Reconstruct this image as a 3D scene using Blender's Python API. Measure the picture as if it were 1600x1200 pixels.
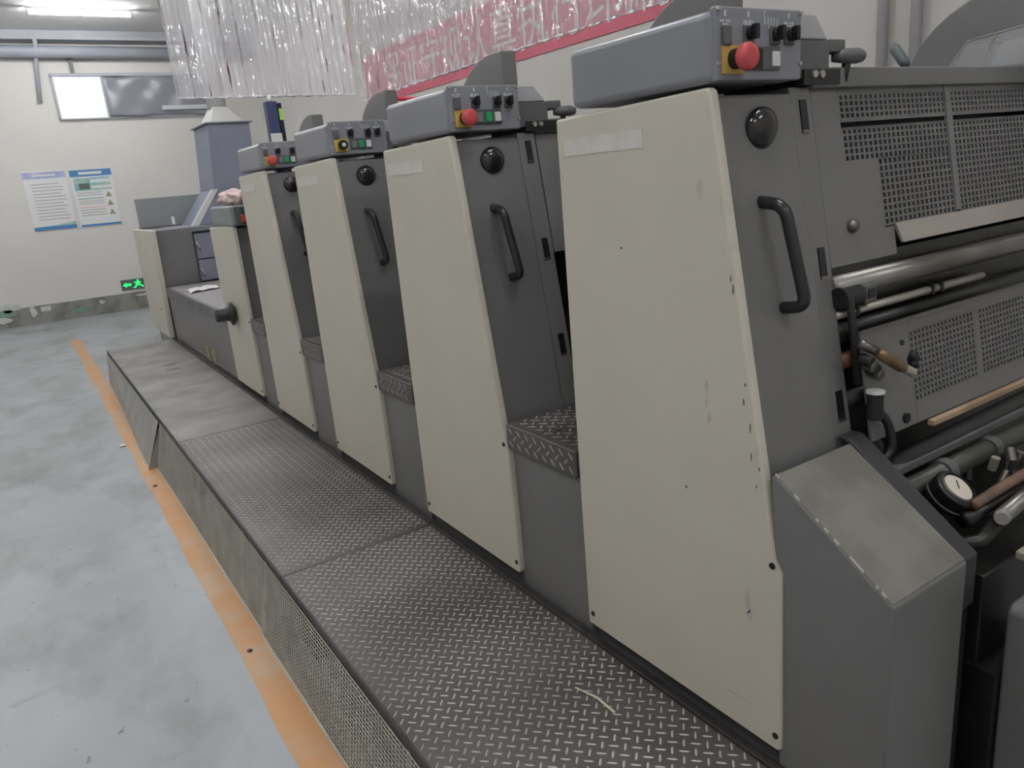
import bpy, bmesh, math, random
from mathutils import Vector, Matrix
random.seed(7)
for o in list(bpy.data.objects): bpy.data.objects.remove(o)
S = bpy.context.scene
COL = S.collection

# ------------------------------------------------------------------ camera
cam = bpy.data.cameras.new('camera'); camo = bpy.data.objects.new('camera', cam); COL.objects.link(camo)
cam.sensor_width = 36.0; cam.sensor_fit = 'HORIZONTAL'; cam.lens = 1182.0 / 1600.0 * 36.0
cam.clip_start = 0.02; cam.clip_end = 100
def _n(v): return Vector(v).normalized()
vy = _n((-792, -258, 1182))                       # press direction in camera axes (x right, y down, z forward)
vz = Vector((380, 4250, 1182)); vz = -(vz - vz.dot(vy) * vy).normalized()
vx = vy.cross(vz)
if vx.x < 0: vx = -vx
m = Matrix(((vx.x, -vx.y, -vx.z, 0.0), (vy.x, -vy.y, -vy.z, 0.0), (vz.x, -vz.y, -vz.z, 1.6), (0, 0, 0, 1)))
camo.matrix_world = m
S.camera = camo

# ------------------------------------------------------------------ world, exposure
S.view_settings.view_transform = 'Standard'; S.view_settings.look = 'None'
S.view_settings.gamma = 1.0; S.view_settings.use_curve_mapping = False
S.view_settings.exposure = 0.38
W = bpy.data.worlds.new('world'); S.world = W; W.use_nodes = True
W.node_tree.nodes['Background'].inputs[0].default_value = (0.75, 0.80, 0.9, 1)
W.node_tree.nodes['Background'].inputs[1].default_value = 0.0
TUBE_POWER = 62.0

# ------------------------------------------------------------------ materials
MATS = {}
def srgb(r, g, b):
    f = lambda c: (c / 255 / 12.92) if c <= 10.3 else ((c / 255 + .055) / 1.055) ** 2.4
    return (f(r), f(g), f(b), 1)
def mat(name, c1, c2=None, rough=.5, metal=0.0, scale=6.0, bump=0.0, bscale=60.0, detail=4.0, lo=.35, hi=.7, stretch=(1, 1, 1), spec=.5, coat=0.0):
    if name in MATS: return MATS[name]
    M = bpy.data.materials.new(name); M.use_nodes = True; MATS[name] = M
    nt = M.node_tree; N = nt.nodes; L = nt.links; B = N['Principled BSDF']
    B.inputs['Base Color'].default_value = c1; B.inputs['Roughness'].default_value = rough; B.inputs['Metallic'].default_value = metal
    B.inputs['Specular IOR Level'].default_value = spec; B.inputs['Coat Weight'].default_value = coat
    tc = N.new('ShaderNodeTexCoord'); mp = N.new('ShaderNodeMapping'); mp.inputs['Scale'].default_value = stretch
    L.new(tc.outputs['Object'], mp.inputs[0])
    if c2 is not None:
        no = N.new('ShaderNodeTexNoise'); no.inputs['Scale'].default_value = scale; no.inputs['Detail'].default_value = detail
        L.new(mp.outputs[0], no.inputs['Vector'])
        r = N.new('ShaderNodeValToRGB'); r.color_ramp.elements[0].position = lo; r.color_ramp.elements[1].position = hi
        r.color_ramp.elements[0].color = c1; r.color_ramp.elements[1].color = c2
        L.new(no.outputs[0], r.inputs[0]); L.new(r.outputs[0], B.inputs['Base Color'])
    if bump:
        nb = N.new('ShaderNodeTexNoise'); nb.inputs['Scale'].default_value = bscale; nb.inputs['Detail'].default_value = 3
        L.new(mp.outputs[0], nb.inputs['Vector'])
        bp = N.new('ShaderNodeBump'); bp.inputs['Strength'].default_value = bump; bp.inputs['Distance'].default_value = .01
        L.new(nb.outputs[0], bp.inputs['Height']); L.new(bp.outputs[0], B.inputs['Normal'])
    return M
def emis(name, col, strength):
    M = mat(name, col); B = M.node_tree.nodes['Principled BSDF']
    B.inputs['Emission Color'].default_value = col; B.inputs['Emission Strength'].default_value = strength
    return M

cream = mat('cream_paint', srgb(208, 203, 191), srgb(201, 196, 183), rough=.42, scale=2.2, bump=.03, bscale=25)
# smudges and scuffs on the cream covers
nt = cream.node_tree; N = nt.nodes; L = nt.links; B = N['Principled BSDF']
base = B.inputs['Base Color'].links[0].from_socket
tc = N.new('ShaderNodeTexCoord'); mp = N.new('ShaderNodeMapping'); mp.inputs['Scale'].default_value = (1, 5, 1.2); L.new(tc.outputs['Object'], mp.inputs[0])
no = N.new('ShaderNodeTexNoise'); no.inputs['Scale'].default_value = 2.6; no.inputs['Detail'].default_value = 6; no.inputs['Roughness'].default_value = .65; L.new(mp.outputs[0], no.inputs[0])
rp = N.new('ShaderNodeValToRGB'); rp.color_ramp.elements[0].position = .66; rp.color_ramp.elements[1].position = .80; rp.color_ramp.elements[0].color = (0, 0, 0, 1); rp.color_ramp.elements[1].color = (.45, .45, .45, 1)
L.new(no.outputs[0], rp.inputs[0])
mx = N.new('ShaderNodeMixRGB'); mx.inputs[2].default_value = srgb(150, 142, 134); L.new(rp.outputs[0], mx.inputs[0]); L.new(base, mx.inputs[1]); L.new(mx.outputs[0], B.inputs['Base Color'])

grey = mat('grey_paint', srgb(117, 116, 116), srgb(109, 108, 108), rough=.36, scale=3, bump=.04, bscale=90)
greyd = mat('grey_paint_dark', srgb(98, 98, 99), srgb(88, 88, 89), rough=.45, scale=5, bump=.04, bscale=80)
worn_lit_grey = mat('worn_lit_grey_paint', srgb(128, 126, 120), srgb(110, 107, 102), rough=.5, scale=7, lo=.4, hi=.62, bump=.05, bscale=120)  # mottled wear, with the brightness of an upward-facing top mixed into the colour
boxgrey = mat('box_grey_paint', srgb(138, 140, 147), srgb(130, 132, 138), rough=.33, scale=3)
black = mat('black_plastic', srgb(24, 24, 26), rough=.38)
blackm = mat('black_metal', srgb(34, 34, 35), srgb(26, 26, 27), rough=.5, scale=8)
oily = mat('oily_black', srgb(20, 20, 20), srgb(34, 32, 29), rough=.35, scale=12)
handle_m = mat('handle_plastic', srgb(38, 40, 40), rough=.28)
dome_m = mat('dome_plastic', srgb(40, 38, 38), rough=.12, spec=.7)
steel = mat('bare_steel', srgb(150, 148, 145), srgb(110, 105, 100), rough=.35, metal=.8, scale=14, stretch=(.2, 1, 1))
steelw = mat('bright_steel', srgb(196, 190, 182), srgb(170, 165, 158), rough=.38, metal=.6, scale=5, stretch=(.3, 1, 1))
brass = mat('brass_fitting', srgb(150, 130, 100), srgb(100, 80, 60), rough=.4, metal=.6, scale=30)
brown = mat('rusty_pipe', srgb(130, 100, 85), srgb(90, 78, 68), rough=.55, scale=20)
inkred = mat('ink_red_roller', srgb(150, 92, 74), srgb(100, 66, 58), rough=.5, scale=6)
red = mat('red_button', srgb(200, 80, 84), rough=.4)
yellow = mat('yellow_plate', srgb(208, 174, 92), rough=.5)
green = mat('green_button', srgb(40, 160, 100), rough=.4)
whitep = mat('white_plastic', srgb(222, 222, 220), rough=.45)
greyp = mat('grey_button', srgb(120, 128, 130), rough=.45)
legend = mat('legend_print', srgb(205, 207, 210), rough=.6)
label_m = mat('faded_label', srgb(219, 217, 211), srgb(208, 205, 198), rough=.5, scale=20)
darkhole = mat('fastener_black', srgb(30, 26, 22), rough=.6)
tread_m = mat('tread_plate', srgb(94, 90, 88), srgb(70, 67, 66), rough=.42, metal=.15, scale=2.2, lo=.38, hi=.64, bump=.05, bscale=160)
lozm = mat('tread_lozenge', srgb(190, 186, 182), srgb(150, 146, 142), rough=.34, metal=.25, scale=4, lo=.4, hi=.62)
deck_m = mat('worn_deck', srgb(142, 139, 135), srgb(112, 109, 106), rough=.5, metal=.25, scale=3.2, lo=.36, hi=.66, bump=.05, bscale=140)
trim_m = mat('deck_trim', srgb(70, 66, 64), srgb(52, 49, 48), rough=.5, metal=.4, scale=12)
mesh_m = mat('galvanised_mesh', srgb(196, 192, 182), srgb(170, 166, 156), rough=.45, metal=.1, scale=9)
foil_m = mat('thin_sheet_metal', srgb(172, 170, 164), srgb(152, 150, 144), rough=.42, metal=.2, scale=6)
duct_m = mat('duct_blue_grey', srgb(130, 134, 149), srgb(122, 126, 141), rough=.5, scale=3)  # blue-grey paint, lightened to carry the haze of distance
duct_l = mat('duct_cap_white', srgb(205, 205, 203), rough=.5)
paper = mat('white_paper', srgb(236, 236, 232), rough=.7)
cloth = mat('pink_cloth', srgb(232, 212, 208), srgb(215, 180, 180), rough=.9, scale=18)
bannerm = mat('banner_red', srgb(216, 108, 128), srgb(208, 100, 121), rough=.55, scale=2)  # red paled towards pink: a hazy veil mixed into the cloth colour
bannertx = mat('banner_letters', srgb(238, 232, 230), rough=.6)
pipe_m = mat('grey_conduit', srgb(150, 148, 150), rough=.5)
redpipe = mat('red_pipe', srgb(214, 70, 88), rough=.4)
navy = mat('carton_navy', srgb(48, 56, 96), srgb(60, 66, 100), rough=.45, scale=30)
limegreen = mat('carton_green', srgb(170, 205, 110), rough=.5)
blueink = mat('poster_blue', srgb(72, 128, 178), rough=.5)
lilac = mat('poster_lilac', srgb(160, 165, 205), srgb(190, 190, 215), rough=.5, scale=9)
posterw = mat('poster_white', srgb(226, 227, 226), rough=.4)
tealp = mat('poster_teal', srgb(110, 175, 190), srgb(190, 205, 170), rough=.5, scale=10)
textg = mat('poster_text', srgb(190, 188, 187), rough=.6)
pinkp = mat('poster_pink', srgb(226, 196, 188), rough=.6)
greenp = mat('poster_green', srgb(150, 190, 165), rough=.6)
olive = mat('poster_sign', srgb(150, 150, 110), rough=.6)
exitg = emis('exit_green', (0.02, .75, .16, 1), .9)
winm = mat('grey_film', srgb(142, 145, 152), rough=.25, bump=.25, bscale=6)
wall_m = mat('wall_paint', srgb(220, 217, 212), srgb(214, 211, 206), rough=.75, scale=1.2, bump=.03, bscale=30)
ceil_m = mat('ceiling_paint', srgb(232, 232, 231), srgb(226, 226, 226), rough=.8, scale=1)
steelgrey = mat('beam_grey', srgb(178, 180, 187), srgb(166, 169, 177), rough=.55, scale=3)
steelblue = mat('pipe_blue_grey', srgb(156, 162, 172), srgb(168, 173, 181), rough=.45, scale=3)
tube_m = emis('tube_light', (.98, .99, 1.0, 1), TUBE_POWER)
dado_m = mat('dado_paint', srgb(140, 139, 134), srgb(112, 111, 107), rough=.6, scale=5, lo=.4, hi=.6)
orange_m = mat('floor_line_orange', srgb(198, 148, 100), srgb(188, 162, 136), rough=.5, scale=3.5, lo=.38, hi=.66)

# floor: worn light blue-grey epoxy with long dull stains and scuffs
def floor_material():
    M = bpy.data.materials.new('worn_epoxy_floor'); M.use_nodes = True
    nt = M.node_tree; N = nt.nodes; L = nt.links; B = N['Principled BSDF']
    tc = N.new('ShaderNodeTexCoord')
    def noise(scale, detail, st=(1, 1, 1), rg=.55):
        mp = N.new('ShaderNodeMapping'); mp.inputs['Scale'].default_value = st; L.new(tc.outputs['Object'], mp.inputs[0])
        n = N.new('ShaderNodeTexNoise'); n.inputs['Scale'].default_value = scale; n.inputs['Detail'].default_value = detail; n.inputs['Roughness'].default_value = rg
        L.new(mp.outputs[0], n.inputs[0]); return n.outputs[0]
    def ramp(s, a, b, ca, cb):
        r = N.new('ShaderNodeValToRGB'); e = r.color_ramp.elements; e[0].position = a; e[1].position = b; e[0].color = ca; e[1].color = cb
        L.new(s, r.inputs[0]); return r.outputs[0]
    c = ramp(noise(1.1, 3), .35, .68, srgb(168, 173, 178), srgb(156, 159, 161))
    def over(c, s, col):
        m = N.new('ShaderNodeMixRGB'); m.inputs[2].default_value = col; L.new(s, m.inputs[0]); L.new(c, m.inputs[1]); return m.outputs[0]
    k = lambda v: (v, v, v, 1)
    c = over(c, ramp(noise(2.2, 6, (1, .55, 1), .62), .47, .70, k(0), k(.8)), srgb(124, 125, 121))
    c = over(c, ramp(noise(16, 5, (1, .8, 1), .6), .66, .72, k(0), k(.75)), srgb(92, 92, 96))
    c = over(c, ramp(noise(5, 4, (.5, 2.2, 1)), .64, .75, k(0), k(.35)), srgb(118, 116, 110))
    L.new(c, B.inputs['Base Color'])
    rr = ramp(noise(3, 4), .3, .7, k(.30), k(.5)); L.new(rr, B.inputs['Roughness'])
    return M
floor_m = floor_material()

def plastic_sheet():
    M = bpy.data.materials.new('clear_plastic_sheet'); M.use_nodes = True
    nt = M.node_tree; N = nt.nodes; L = nt.links
    N.remove(N['Principled BSDF']); out = N['Material Output']
    tr = N.new('ShaderNodeBsdfTransparent'); tr.inputs[0].default_value = (.93, .93, .96, 1)
    gl = N.new('ShaderNodeBsdfGlossy'); gl.inputs['Roughness'].default_value = .06
    df = N.new('ShaderNodeBsdfTranslucent'); df.inputs[0].default_value = (.97, .96, 1.0, 1)
    d2 = N.new('ShaderNodeBsdfDiffuse'); d2.inputs[0].default_value = (.97, .96, 1.0, 1)
    tc = N.new('ShaderNodeTexCoord'); mp = N.new('ShaderNodeMapping'); mp.inputs['Scale'].default_value = (1, 1, .35); L.new(tc.outputs['Object'], mp.inputs[0])
    no = N.new('ShaderNodeTexNoise'); no.inputs['Scale'].default_value = 11; no.inputs['Detail'].default_value = 2.5; L.new(mp.outputs[0], no.inputs[0])
    bp = N.new('ShaderNodeBump'); bp.inputs['Strength'].default_value = .9; bp.inputs['Distance'].default_value = .05; L.new(no.outputs[0], bp.inputs['Height'])
    L.new(bp.outputs[0], gl.inputs['Normal'])
    fr = N.new('ShaderNodeFresnel'); fr.inputs[0].default_value = 1.22; L.new(bp.outputs[0], fr.inputs['Normal'])
    ma = N.new('ShaderNodeMath'); ma.operation = 'ADD'; ma.inputs[1].default_value = .11; L.new(fr.outputs[0], ma.inputs[0])
    m0 = N.new('ShaderNodeMixShader'); m0.inputs[0].default_value = .5; L.new(df.outputs[0], m0.inputs[1]); L.new(d2.outputs[0], m0.inputs[2])
    m1 = N.new('ShaderNodeMixShader'); m1.inputs[0].default_value = .40; L.new(tr.outputs[0], m1.inputs[1]); L.new(m0.outputs[0], m1.inputs[2])
    m2 = N.new('ShaderNodeMixShader'); L.new(ma.outputs[0], m2.inputs[0]); L.new(m1.outputs[0], m2.inputs[1]); L.new(gl.outputs[0], m2.inputs[2])
    L.new(m2.outputs[0], out.inputs['Surface'])
    return M
sheet_m = plastic_sheet()
def clear_mat():
    M = mat('clear_acrylic', (.9, .92, .95, 1), rough=.08); B = M.node_tree.nodes['Principled BSDF']
    B.inputs['Alpha'].default_value = .22
    return M
clear_m = clear_mat()
def window_light():
    M = bpy.data.materials.new('daylit_pane'); M.use_nodes = True
    nt = M.node_tree; N = nt.nodes; L = nt.links; B = N['Principled BSDF']
    c = srgb(212, 214, 212); B.inputs['Base Color'].default_value = c; B.inputs['Emission Color'].default_value = c
    B.inputs['Emission Strength'].default_value = .5; B.inputs['Roughness'].default_value = .12
    tc = N.new('ShaderNodeTexCoord'); n = N.new('ShaderNodeTexNoise'); n.inputs['Scale'].default_value = 3.5; L.new(tc.outputs['Object'], n.inputs[0])
    bp = N.new('ShaderNodeBump'); bp.inputs['Strength'].default_value = .5; bp.inputs['Distance'].default_value = .03; L.new(n.outputs[0], bp.inputs['Height']); L.new(bp.outputs[0], B.inputs['Normal'])
    return M
pane_m = window_light()

# ------------------------------------------------------------------ mesh builder
class MB:
    def __init__(s): s.v = []; s.f = []
    def add(s, vs, fs):
        n = len(s.v); s.v += [Vector(p) for p in vs]; s.f += [tuple(i + n for i in f) for f in fs]; return s
    def box(s, x0, x1, y0, y1, z0, z1):
        return s.add([(x0, y0, z0), (x1, y0, z0), (x1, y1, z0), (x0, y1, z0), (x0, y0, z1), (x1, y0, z1), (x1, y1, z1), (x0, y1, z1)],
                     [(0, 3, 2, 1), (4, 5, 6, 7), (0, 1, 5, 4), (1, 2, 6, 5), (2, 3, 7, 6), (3, 0, 4, 7)])
    def hexa(s, p):        # 8 points: bottom ring then top ring
        return s.add(p, [(0, 3, 2, 1), (4, 5, 6, 7), (0, 1, 5, 4), (1, 2, 6, 5), (2, 3, 7, 6), (3, 0, 4, 7)])
    def prism_x(s, prof, x0, x1):   # profile of (y, z)
        n = len(prof)
        vs = [(x0, y, z) for y, z in prof] + [(x1, y, z) for y, z in prof]
        fs = [tuple(range(n)), tuple(range(2 * n - 1, n - 1, -1))] + [(i, i + n, (i + 1) % n + n, (i + 1) % n) for i in range(n)]
        return s.add(vs, fs)
    def prism_y(s, prof, y0, y1):   # profile of (x, z)
        n = len(prof)
        vs = [(x, y0, z) for x, z in prof] + [(x, y1, z) for x, z in prof]
        fs = [tuple(range(n)), tuple(range(2 * n - 1, n - 1, -1))] + [(i, i + n, (i + 1) % n + n, (i + 1) % n) for i in range(n)]
        return s.add(vs, fs)
    def tube(s, pts, r, n=12, cap=True):
        pts = [Vector(p) for p in pts]; rs = r if isinstance(r, (list, tuple)) else [r] * len(pts)
        base = len(s.v); ref = None
        for i, p in enumerate(pts):
            t = (pts[min(i + 1, len(pts) - 1)] - pts[max(i - 1, 0)]).normalized()
            if ref is None: ref = t.orthogonal().normalized()
            ref = (ref - ref.dot(t) * t).normalized(); b = t.cross(ref)
            for k in range(n):
                a = 2 * math.pi * k / n; s.v.append(p + rs[i] * (math.cos(a) * ref + math.sin(a) * b))
        for i in range(len(pts) - 1):
            for k in range(n):
                a = base + i * n + k; b2 = base + i * n + (k + 1) % n
                s.f.append((a, b2, b2 + n, a + n))
        if cap:
            s.f.append(tuple(base + k for k in reversed(range(n)))); e = base + (len(pts) - 1) * n
            s.f.append(tuple(e + k for k in range(n)))
        return s
    def build(s, name, mt, parent=None, origin=(0, 0, 0), bevel=0, seg=2, smooth=False, kind=None, label=None):
        me = bpy.data.meshes.new(name); o3 = Vector(origin)
        me.from_pydata([v - o3 for v in s.v], [], s.f)
        bm = bmesh.new(); bm.from_mesh(me); bmesh.ops.recalc_face_normals(bm, faces=bm.faces); bm.to_mesh(me); bm.free()
        me.materials.append(mt)
        if smooth:
            for p in me.polygons: p.use_smooth = True
        ob = bpy.data.objects.new(name, me); COL.objects.link(ob)
        if parent is not None: ob.parent = parent
        else: ob.location = o3
        if bevel:
            b = ob.modifiers.new('bevel', 'BEVEL'); b.width = bevel; b.segments = seg; b.limit_method = 'ANGLE'; b.angle_limit = math.radians(35)
            for p in me.polygons: p.use_smooth = True
            ob.modifiers.new('wn', 'WEIGHTED_NORMAL').keep_sharp = True
        if kind: ob['kind'] = kind
        if label: ob['label'] = label
        return ob
def arc(cx, cz, r, a0, a1, n, rz=None):
    rz = rz or r
    return [(cx + r * math.cos(math.radians(a0 + (a1 - a0) * i / n)), cz + rz * math.sin(math.radians(a0 + (a1 - a0) * i / n))) for i in range(n + 1)]
def bez(pts, n=6, rad=.03):          # polyline with rounded corners
    pts = [Vector(p) for p in pts]; out = [pts[0]]
    for i in range(1, len(pts) - 1):
        a = pts[i] + (pts[i - 1] - pts[i]).normalized() * rad; b = pts[i] + (pts[i + 1] - pts[i]).normalized() * rad
        for k in range(n + 1):
            t = k / n; out.append((1 - t) ** 2 * a + 2 * t * (1 - t) * pts[i] + t * t * b)
    out.append(pts[-1]); return out
def tag(o, label, cat, group=None):
    o['label'] = label; o['category'] = cat
    if group: o['group'] = group
    return o
def thing(name, loc, label, cat, group=None):
    o = bpy.data.objects.new(name, None); o.empty_display_size = .1; COL.objects.link(o); o.location = loc
    return tag(o, label, cat, group)
def copy_tree(o, parent=None, skip=()):
    c = o.copy(); COL.objects.link(c); c.parent = parent
    for ch in o.children:
        if ch.name.split('.')[0] not in skip: copy_tree(ch, c, skip)
    return c
def struct(o): o['kind'] = 'structure'; return o
def sub(o, parent, porigin):            # child of a part: parts sit at the thing's origin with no offset
    o.parent = parent; return o

# ------------------------------------------------------------------ the room
RX, LX, FY, BY, CZ = 4.0, -4.2, 13.7, -4.0, 4.15
floor = struct(MB().box(LX - .1, RX + .1, BY - .1, FY + .1, -.12, 0).build('floor', floor_m))
struct(MB().box(LX - .1, RX + .1, BY - .1, FY + .1, CZ, CZ + .1).build('ceiling', ceil_m))
wall_far = struct(MB().box(LX, RX, FY, FY + .1, 0, CZ).build('wall_far', wall_m))
struct(MB().box(RX, RX + .1, BY, FY, 0, CZ).build('wall_right', wall_m))
struct(MB().box(LX - .1, LX, BY, FY, 0, CZ).build('wall_left', wall_m))
struct(MB().box(LX, RX, BY - .1, BY, 0, CZ).build('wall_back', wall_m))
struct(MB().box(LX, RX, FY - .012, FY, 0, .275).build('baseboard_far', dado_m))
# peeled paint patches above and on the painted dado
pm = MB()
def patch(cx, cz, w, h, n=11, y=FY - .014):
    a = [(cx + w * math.cos(6.283 * i / n) * random.uniform(.6, 1.15), cz + h * math.sin(6.283 * i / n) * random.uniform(.6, 1.15)) for i in range(n)]
    pm.prism_y(a, y - .002, y + .002)
for q in [(-.25, .30, .20, .07), (.05, .20, .05, .10), (.22, .22, .10, .05), (-.35, .12, .12, .05), (1.62, .22, .12, .022), (1.0, .19, .05, .04)]: patch(*q)
pm.build('paint_patch', mat('peeled_plaster', srgb(205, 208, 204), srgb(186, 192, 188), rough=.7, scale=12), parent=wall_far)
pm = MB(); patch(.73, .12, .17, .055); patch(-.3, .22, .16, .05)
pm.build('paint_patch', mat('green_paint_patch', srgb(128, 160, 142), srgb(112, 136, 122), rough=.6, scale=8), parent=wall_far)
# painted line on the floor
lm = MB(); ys = [BY + .1 + i * .25 for i in range(62)]
L0 = [(.365 + random.uniform(-.006, .006), y) for y in ys]; R0 = [(.478 + random.uniform(-.007, .007), y) for y in ys]
n = len(ys)
lm.add([(x, y, .0015) for x, y in L0] + [(x, y, .0015) for x, y in R0], [(i, i + 1, n + i + 1, n + i) for i in range(n - 1)])
ol = lm.build('trim_1', orange_m); struct(ol)

# ceiling beam, pipe along the far wall, conduits
struct(MB().box(LX, RX, FY - .30, FY, 4.02, CZ).build('trim_2', steelgrey, bevel=.01))
tag(MB().tube([(LX, FY - .16, 3.885), (0, FY - .16, 3.885), (RX, FY - .16, 3.86)], .085, 20).build('ceiling_pipe', steelblue, smooth=True), 'thick blue-grey pipe running along the top of the far wall', 'pipe')
t = thing('wall_conduit', (.86, FY - .03, 3.2), 'thin grey conduit dropping down far wall beside the long window', 'conduit')
MB().tube([(.90, FY - .27, 4.1), (.90, FY - .27, 3.98), (.86, FY - .03, 3.7), (.80, FY - .03, 3.2)], .032, 10).build('tube', steelgrey, t, (.86, FY - .03, 3.2), smooth=True)
t = thing('pipe_hanger', (1.31, FY - .05, 3.6), 'short dark hanger rod between pipe and long window', 'bracket')
MB().box(1.29, 1.335, FY - .08, FY, 3.60, 3.84).build('rod', greyd, t, (1.31, FY - .05, 3.6), bevel=.006)

# high window on the far wall
wn = bpy.data.objects.new('window_1', None); COL.objects.link(wn); wn.location = (2.1, FY, 2.96); wn['kind'] = 'structure'
WO = (2.1, FY, 2.96)
fm = MB()
for a in [(1.00, 3.25, FY - .07, FY, 3.555, 3.60), (1.00, 3.25, FY - .05, FY, 2.945, 2.965), (1.00, 1.035, FY - .05, FY, 2.94, 3.58), (1.665, 1.70, FY - .05, FY, 2.96, 3.56), (3.22, 3.25, FY - .05, FY, 2.94, 3.58)]: fm.box(*a)
fm.build('window_frame', steelgrey, wn, WO, bevel=.004)
MB().box(1.03, 1.68, FY - .03, FY - .015, 2.96, 3.56).build('pane', pane_m, wn, WO)
g = MB(); nx, nz = 26, 10
vs = []; fs = []
for j in range(nz + 1):
    for i in range(nx + 1):
        x = 1.69 + 1.54 * i / nx; z = 2.965 + .59 * j / nz
        vs.append((x, FY - .055 - .022 * math.sin(x * 6 + z * 7) - .012 * math.sin(x * 13 - z * 11), z))
fs = [(j * (nx + 1) + i, j * (nx + 1) + i + 1, (j + 1) * (nx + 1) + i + 1, (j + 1) * (nx + 1) + i) for j in range(nz) for i in range(nx)]
o = g.add(vs, fs).build('grey_film', winm, wn, WO, smooth=True); so = o.modifiers.new('s', 'SOLIDIFY'); so.thickness = .004
MB().box(2.45, 3.25, FY - .12, FY - .06, 3.04, 3.11).build('silver_rail', mat('silver_paint', srgb(205, 207, 212), rough=.4), wn, WO, bevel=.01)

# posters on the far wall
def poster(x0, x1, z0, z1, label):
    O = ((x0 + x1) / 2, FY, z0)
    t = thing('poster', O, label, 'poster')
    MB().box(x0, x1, FY - .012, FY, z0, z1).build('board', posterw, t, O)
    return t, O
t, O = poster(.335, .905, 1.375, 2.245, 'white notice poster with lilac header and rows of small text')
Y1 = FY - .014
def strip(t, O, x0, x1, z0, z1, m_, name='text_line'):
    d = {'title': .003, 'picture': .003, 'caption': .003}.get(name, 0)
    return MB().box(x0, x1, Y1 - d, FY - .010, z0, z1).build(name, m_, t, O)
strip(t, O, .335, .905, 2.13, 2.225, lilac, 'header_band')
strip(t, O, .47, .77, 2.165, 2.19, whitep, 'title')
strip(t, O, .335, .905, 1.378, 1.43, blueink, 'footer_band')
MB().prism_y([(.335, 1.43), (.905, 1.43), (.905, 1.475), (.6, 1.44)], Y1, FY - .01).build('footer_wave', tealp, t, O)
for i in range(12):
    z = 2.05 - i * .047; strip(t, O, .42, .42 + random.uniform(.36, .44), z - .008, z + .008, textg)
t, O = poster(.96, 1.535, 1.365, 2.22, 'white safety poster with blue header, picture block and warning triangles')
strip(t, O, .96, 1.535, 2.12, 2.22, blueink, 'header_band')
strip(t, O, 1.08, 1.40, 2.15, 2.19, whitep, 'title')
strip(t, O, .99, 1.50, 1.91, 2.10, tealp, 'picture_block')
strip(t, O, 1.05, 1.2, 1.93, 2.02, mat('poster_photo', srgb(90, 110, 100), rough=.6), 'picture')
strip(t, O, 1.22, 1.50, 2.02, 2.075, whitep, 'caption'); strip(t, O, 1.22, 1.50, 1.935, 1.98, whitep, 'caption')
for z, m_ in ((1.88, textg), (1.845, textg), (1.79, greenp), (1.75, textg), (1.715, textg), (1.66, pinkp), (1.62, textg), (1.58, textg), (1.54, textg)): strip(t, O, 1.0, 1.36, z - .008, z + .008, m_)
for z in (1.80, 1.67, 1.53): MB().prism_y([(1.39, z), (1.48, z), (1.435, z + .085)], Y1, FY - .01).build('warning_triangle', olive, t, O)
strip(t, O, .965, 1.53, 1.372, 1.405, blueink, 'footer_band')

# exit sign low on the far wall
O = (1.505, FY, .33); t = thing('exit_sign', O, 'small green running-man exit sign low on the far wall', 'sign')
MB().box(1.325, 1.69, FY - .03, FY, .325, .487).build('housing', mat('sign_housing', srgb(96, 104, 100), rough=.4), t, O, bevel=.005)
YS = FY - .034
pg = MB().prism_y([(1.345, .405), (1.40, .45), (1.40, .425), (1.47, .425), (1.47, .385), (1.40, .385), (1.40, .36)], YS, FY - .028)
pg.build('arrow', exitg, t, O)
pg = MB()
pg.prism_y(arc(1.575, .462, .016, 0, 330, 10), YS, FY - .028)
pg.prism_y([(1.52, .44), (1.60, .448), (1.62, .41), (1.60, .405), (1.59, .425), (1.585, .40), (1.64, .375), (1.65, .345), (1.63, .343), (1.61, .365), (1.555, .385), (1.53, .345), (1.49, .345), (1.49, .36), (1.52, .365), (1.545, .425), (1.51, .42)], YS, FY - .028)
pg.build('running_figure', exitg, t, O)
tag(MB().box(1.66, 1.73, FY - .03, FY, .745, .78).build('wall_socket', greyd, bevel=.004), 'small dark socket on far wall above exit sign', 'socket')

# fluorescent tubes under the ceiling
def tube_lamp(x, y, label, group=None, length=1.24, name='tube_lamp', tname='tube'):
    O = (x, y, CZ); t = thing(name, O, label, 'lamp', group)
    MB().box(x - length / 2, x + length / 2, y - .02, y + .02, CZ - .035, CZ).build('batten', mat('batten_grey', srgb(150, 148, 142), rough=.6), t, O, bevel=.006)
    MB().tube([(x - length / 2 + .03, y, CZ - .066), (x + length / 2 - .03, y, CZ - .066)], .024, 12).build(tname, tube_m, t, O, smooth=True)
    for s in (-1, 1): MB().box(x + s * (length / 2 - .015) - .015, x + s * (length / 2 - .015) + .015, y - .028, y + .028, CZ - .092, CZ - .02).build('end_cap', whitep, t, O, bevel=.004)
    return t
tube_lamp(1.40, 12.0, 'lit white tube lamp on the ceiling near the far wall', None)
NEAR = [(9.2, 'feeder'), (6.4, 'feed_table'), (3.6, 'key_switch_unit'), (.8, 'delivery'), (-2.0, 'back_wall')]
for x, row in ((1.4, 'press'), (-1.4, 'aisle')):
    for y, place in ([(12.0, 'far_wall')] if x < 0 else []) + NEAR:
        tail = row + '_' + place + '_offscreen'
        tube_lamp(x, y, 'white tube lamp on the ceiling above the ' + row, 'lamps above the ' + row, name='tube_lamp_' + tail, tname='tube_' + tail)

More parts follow.
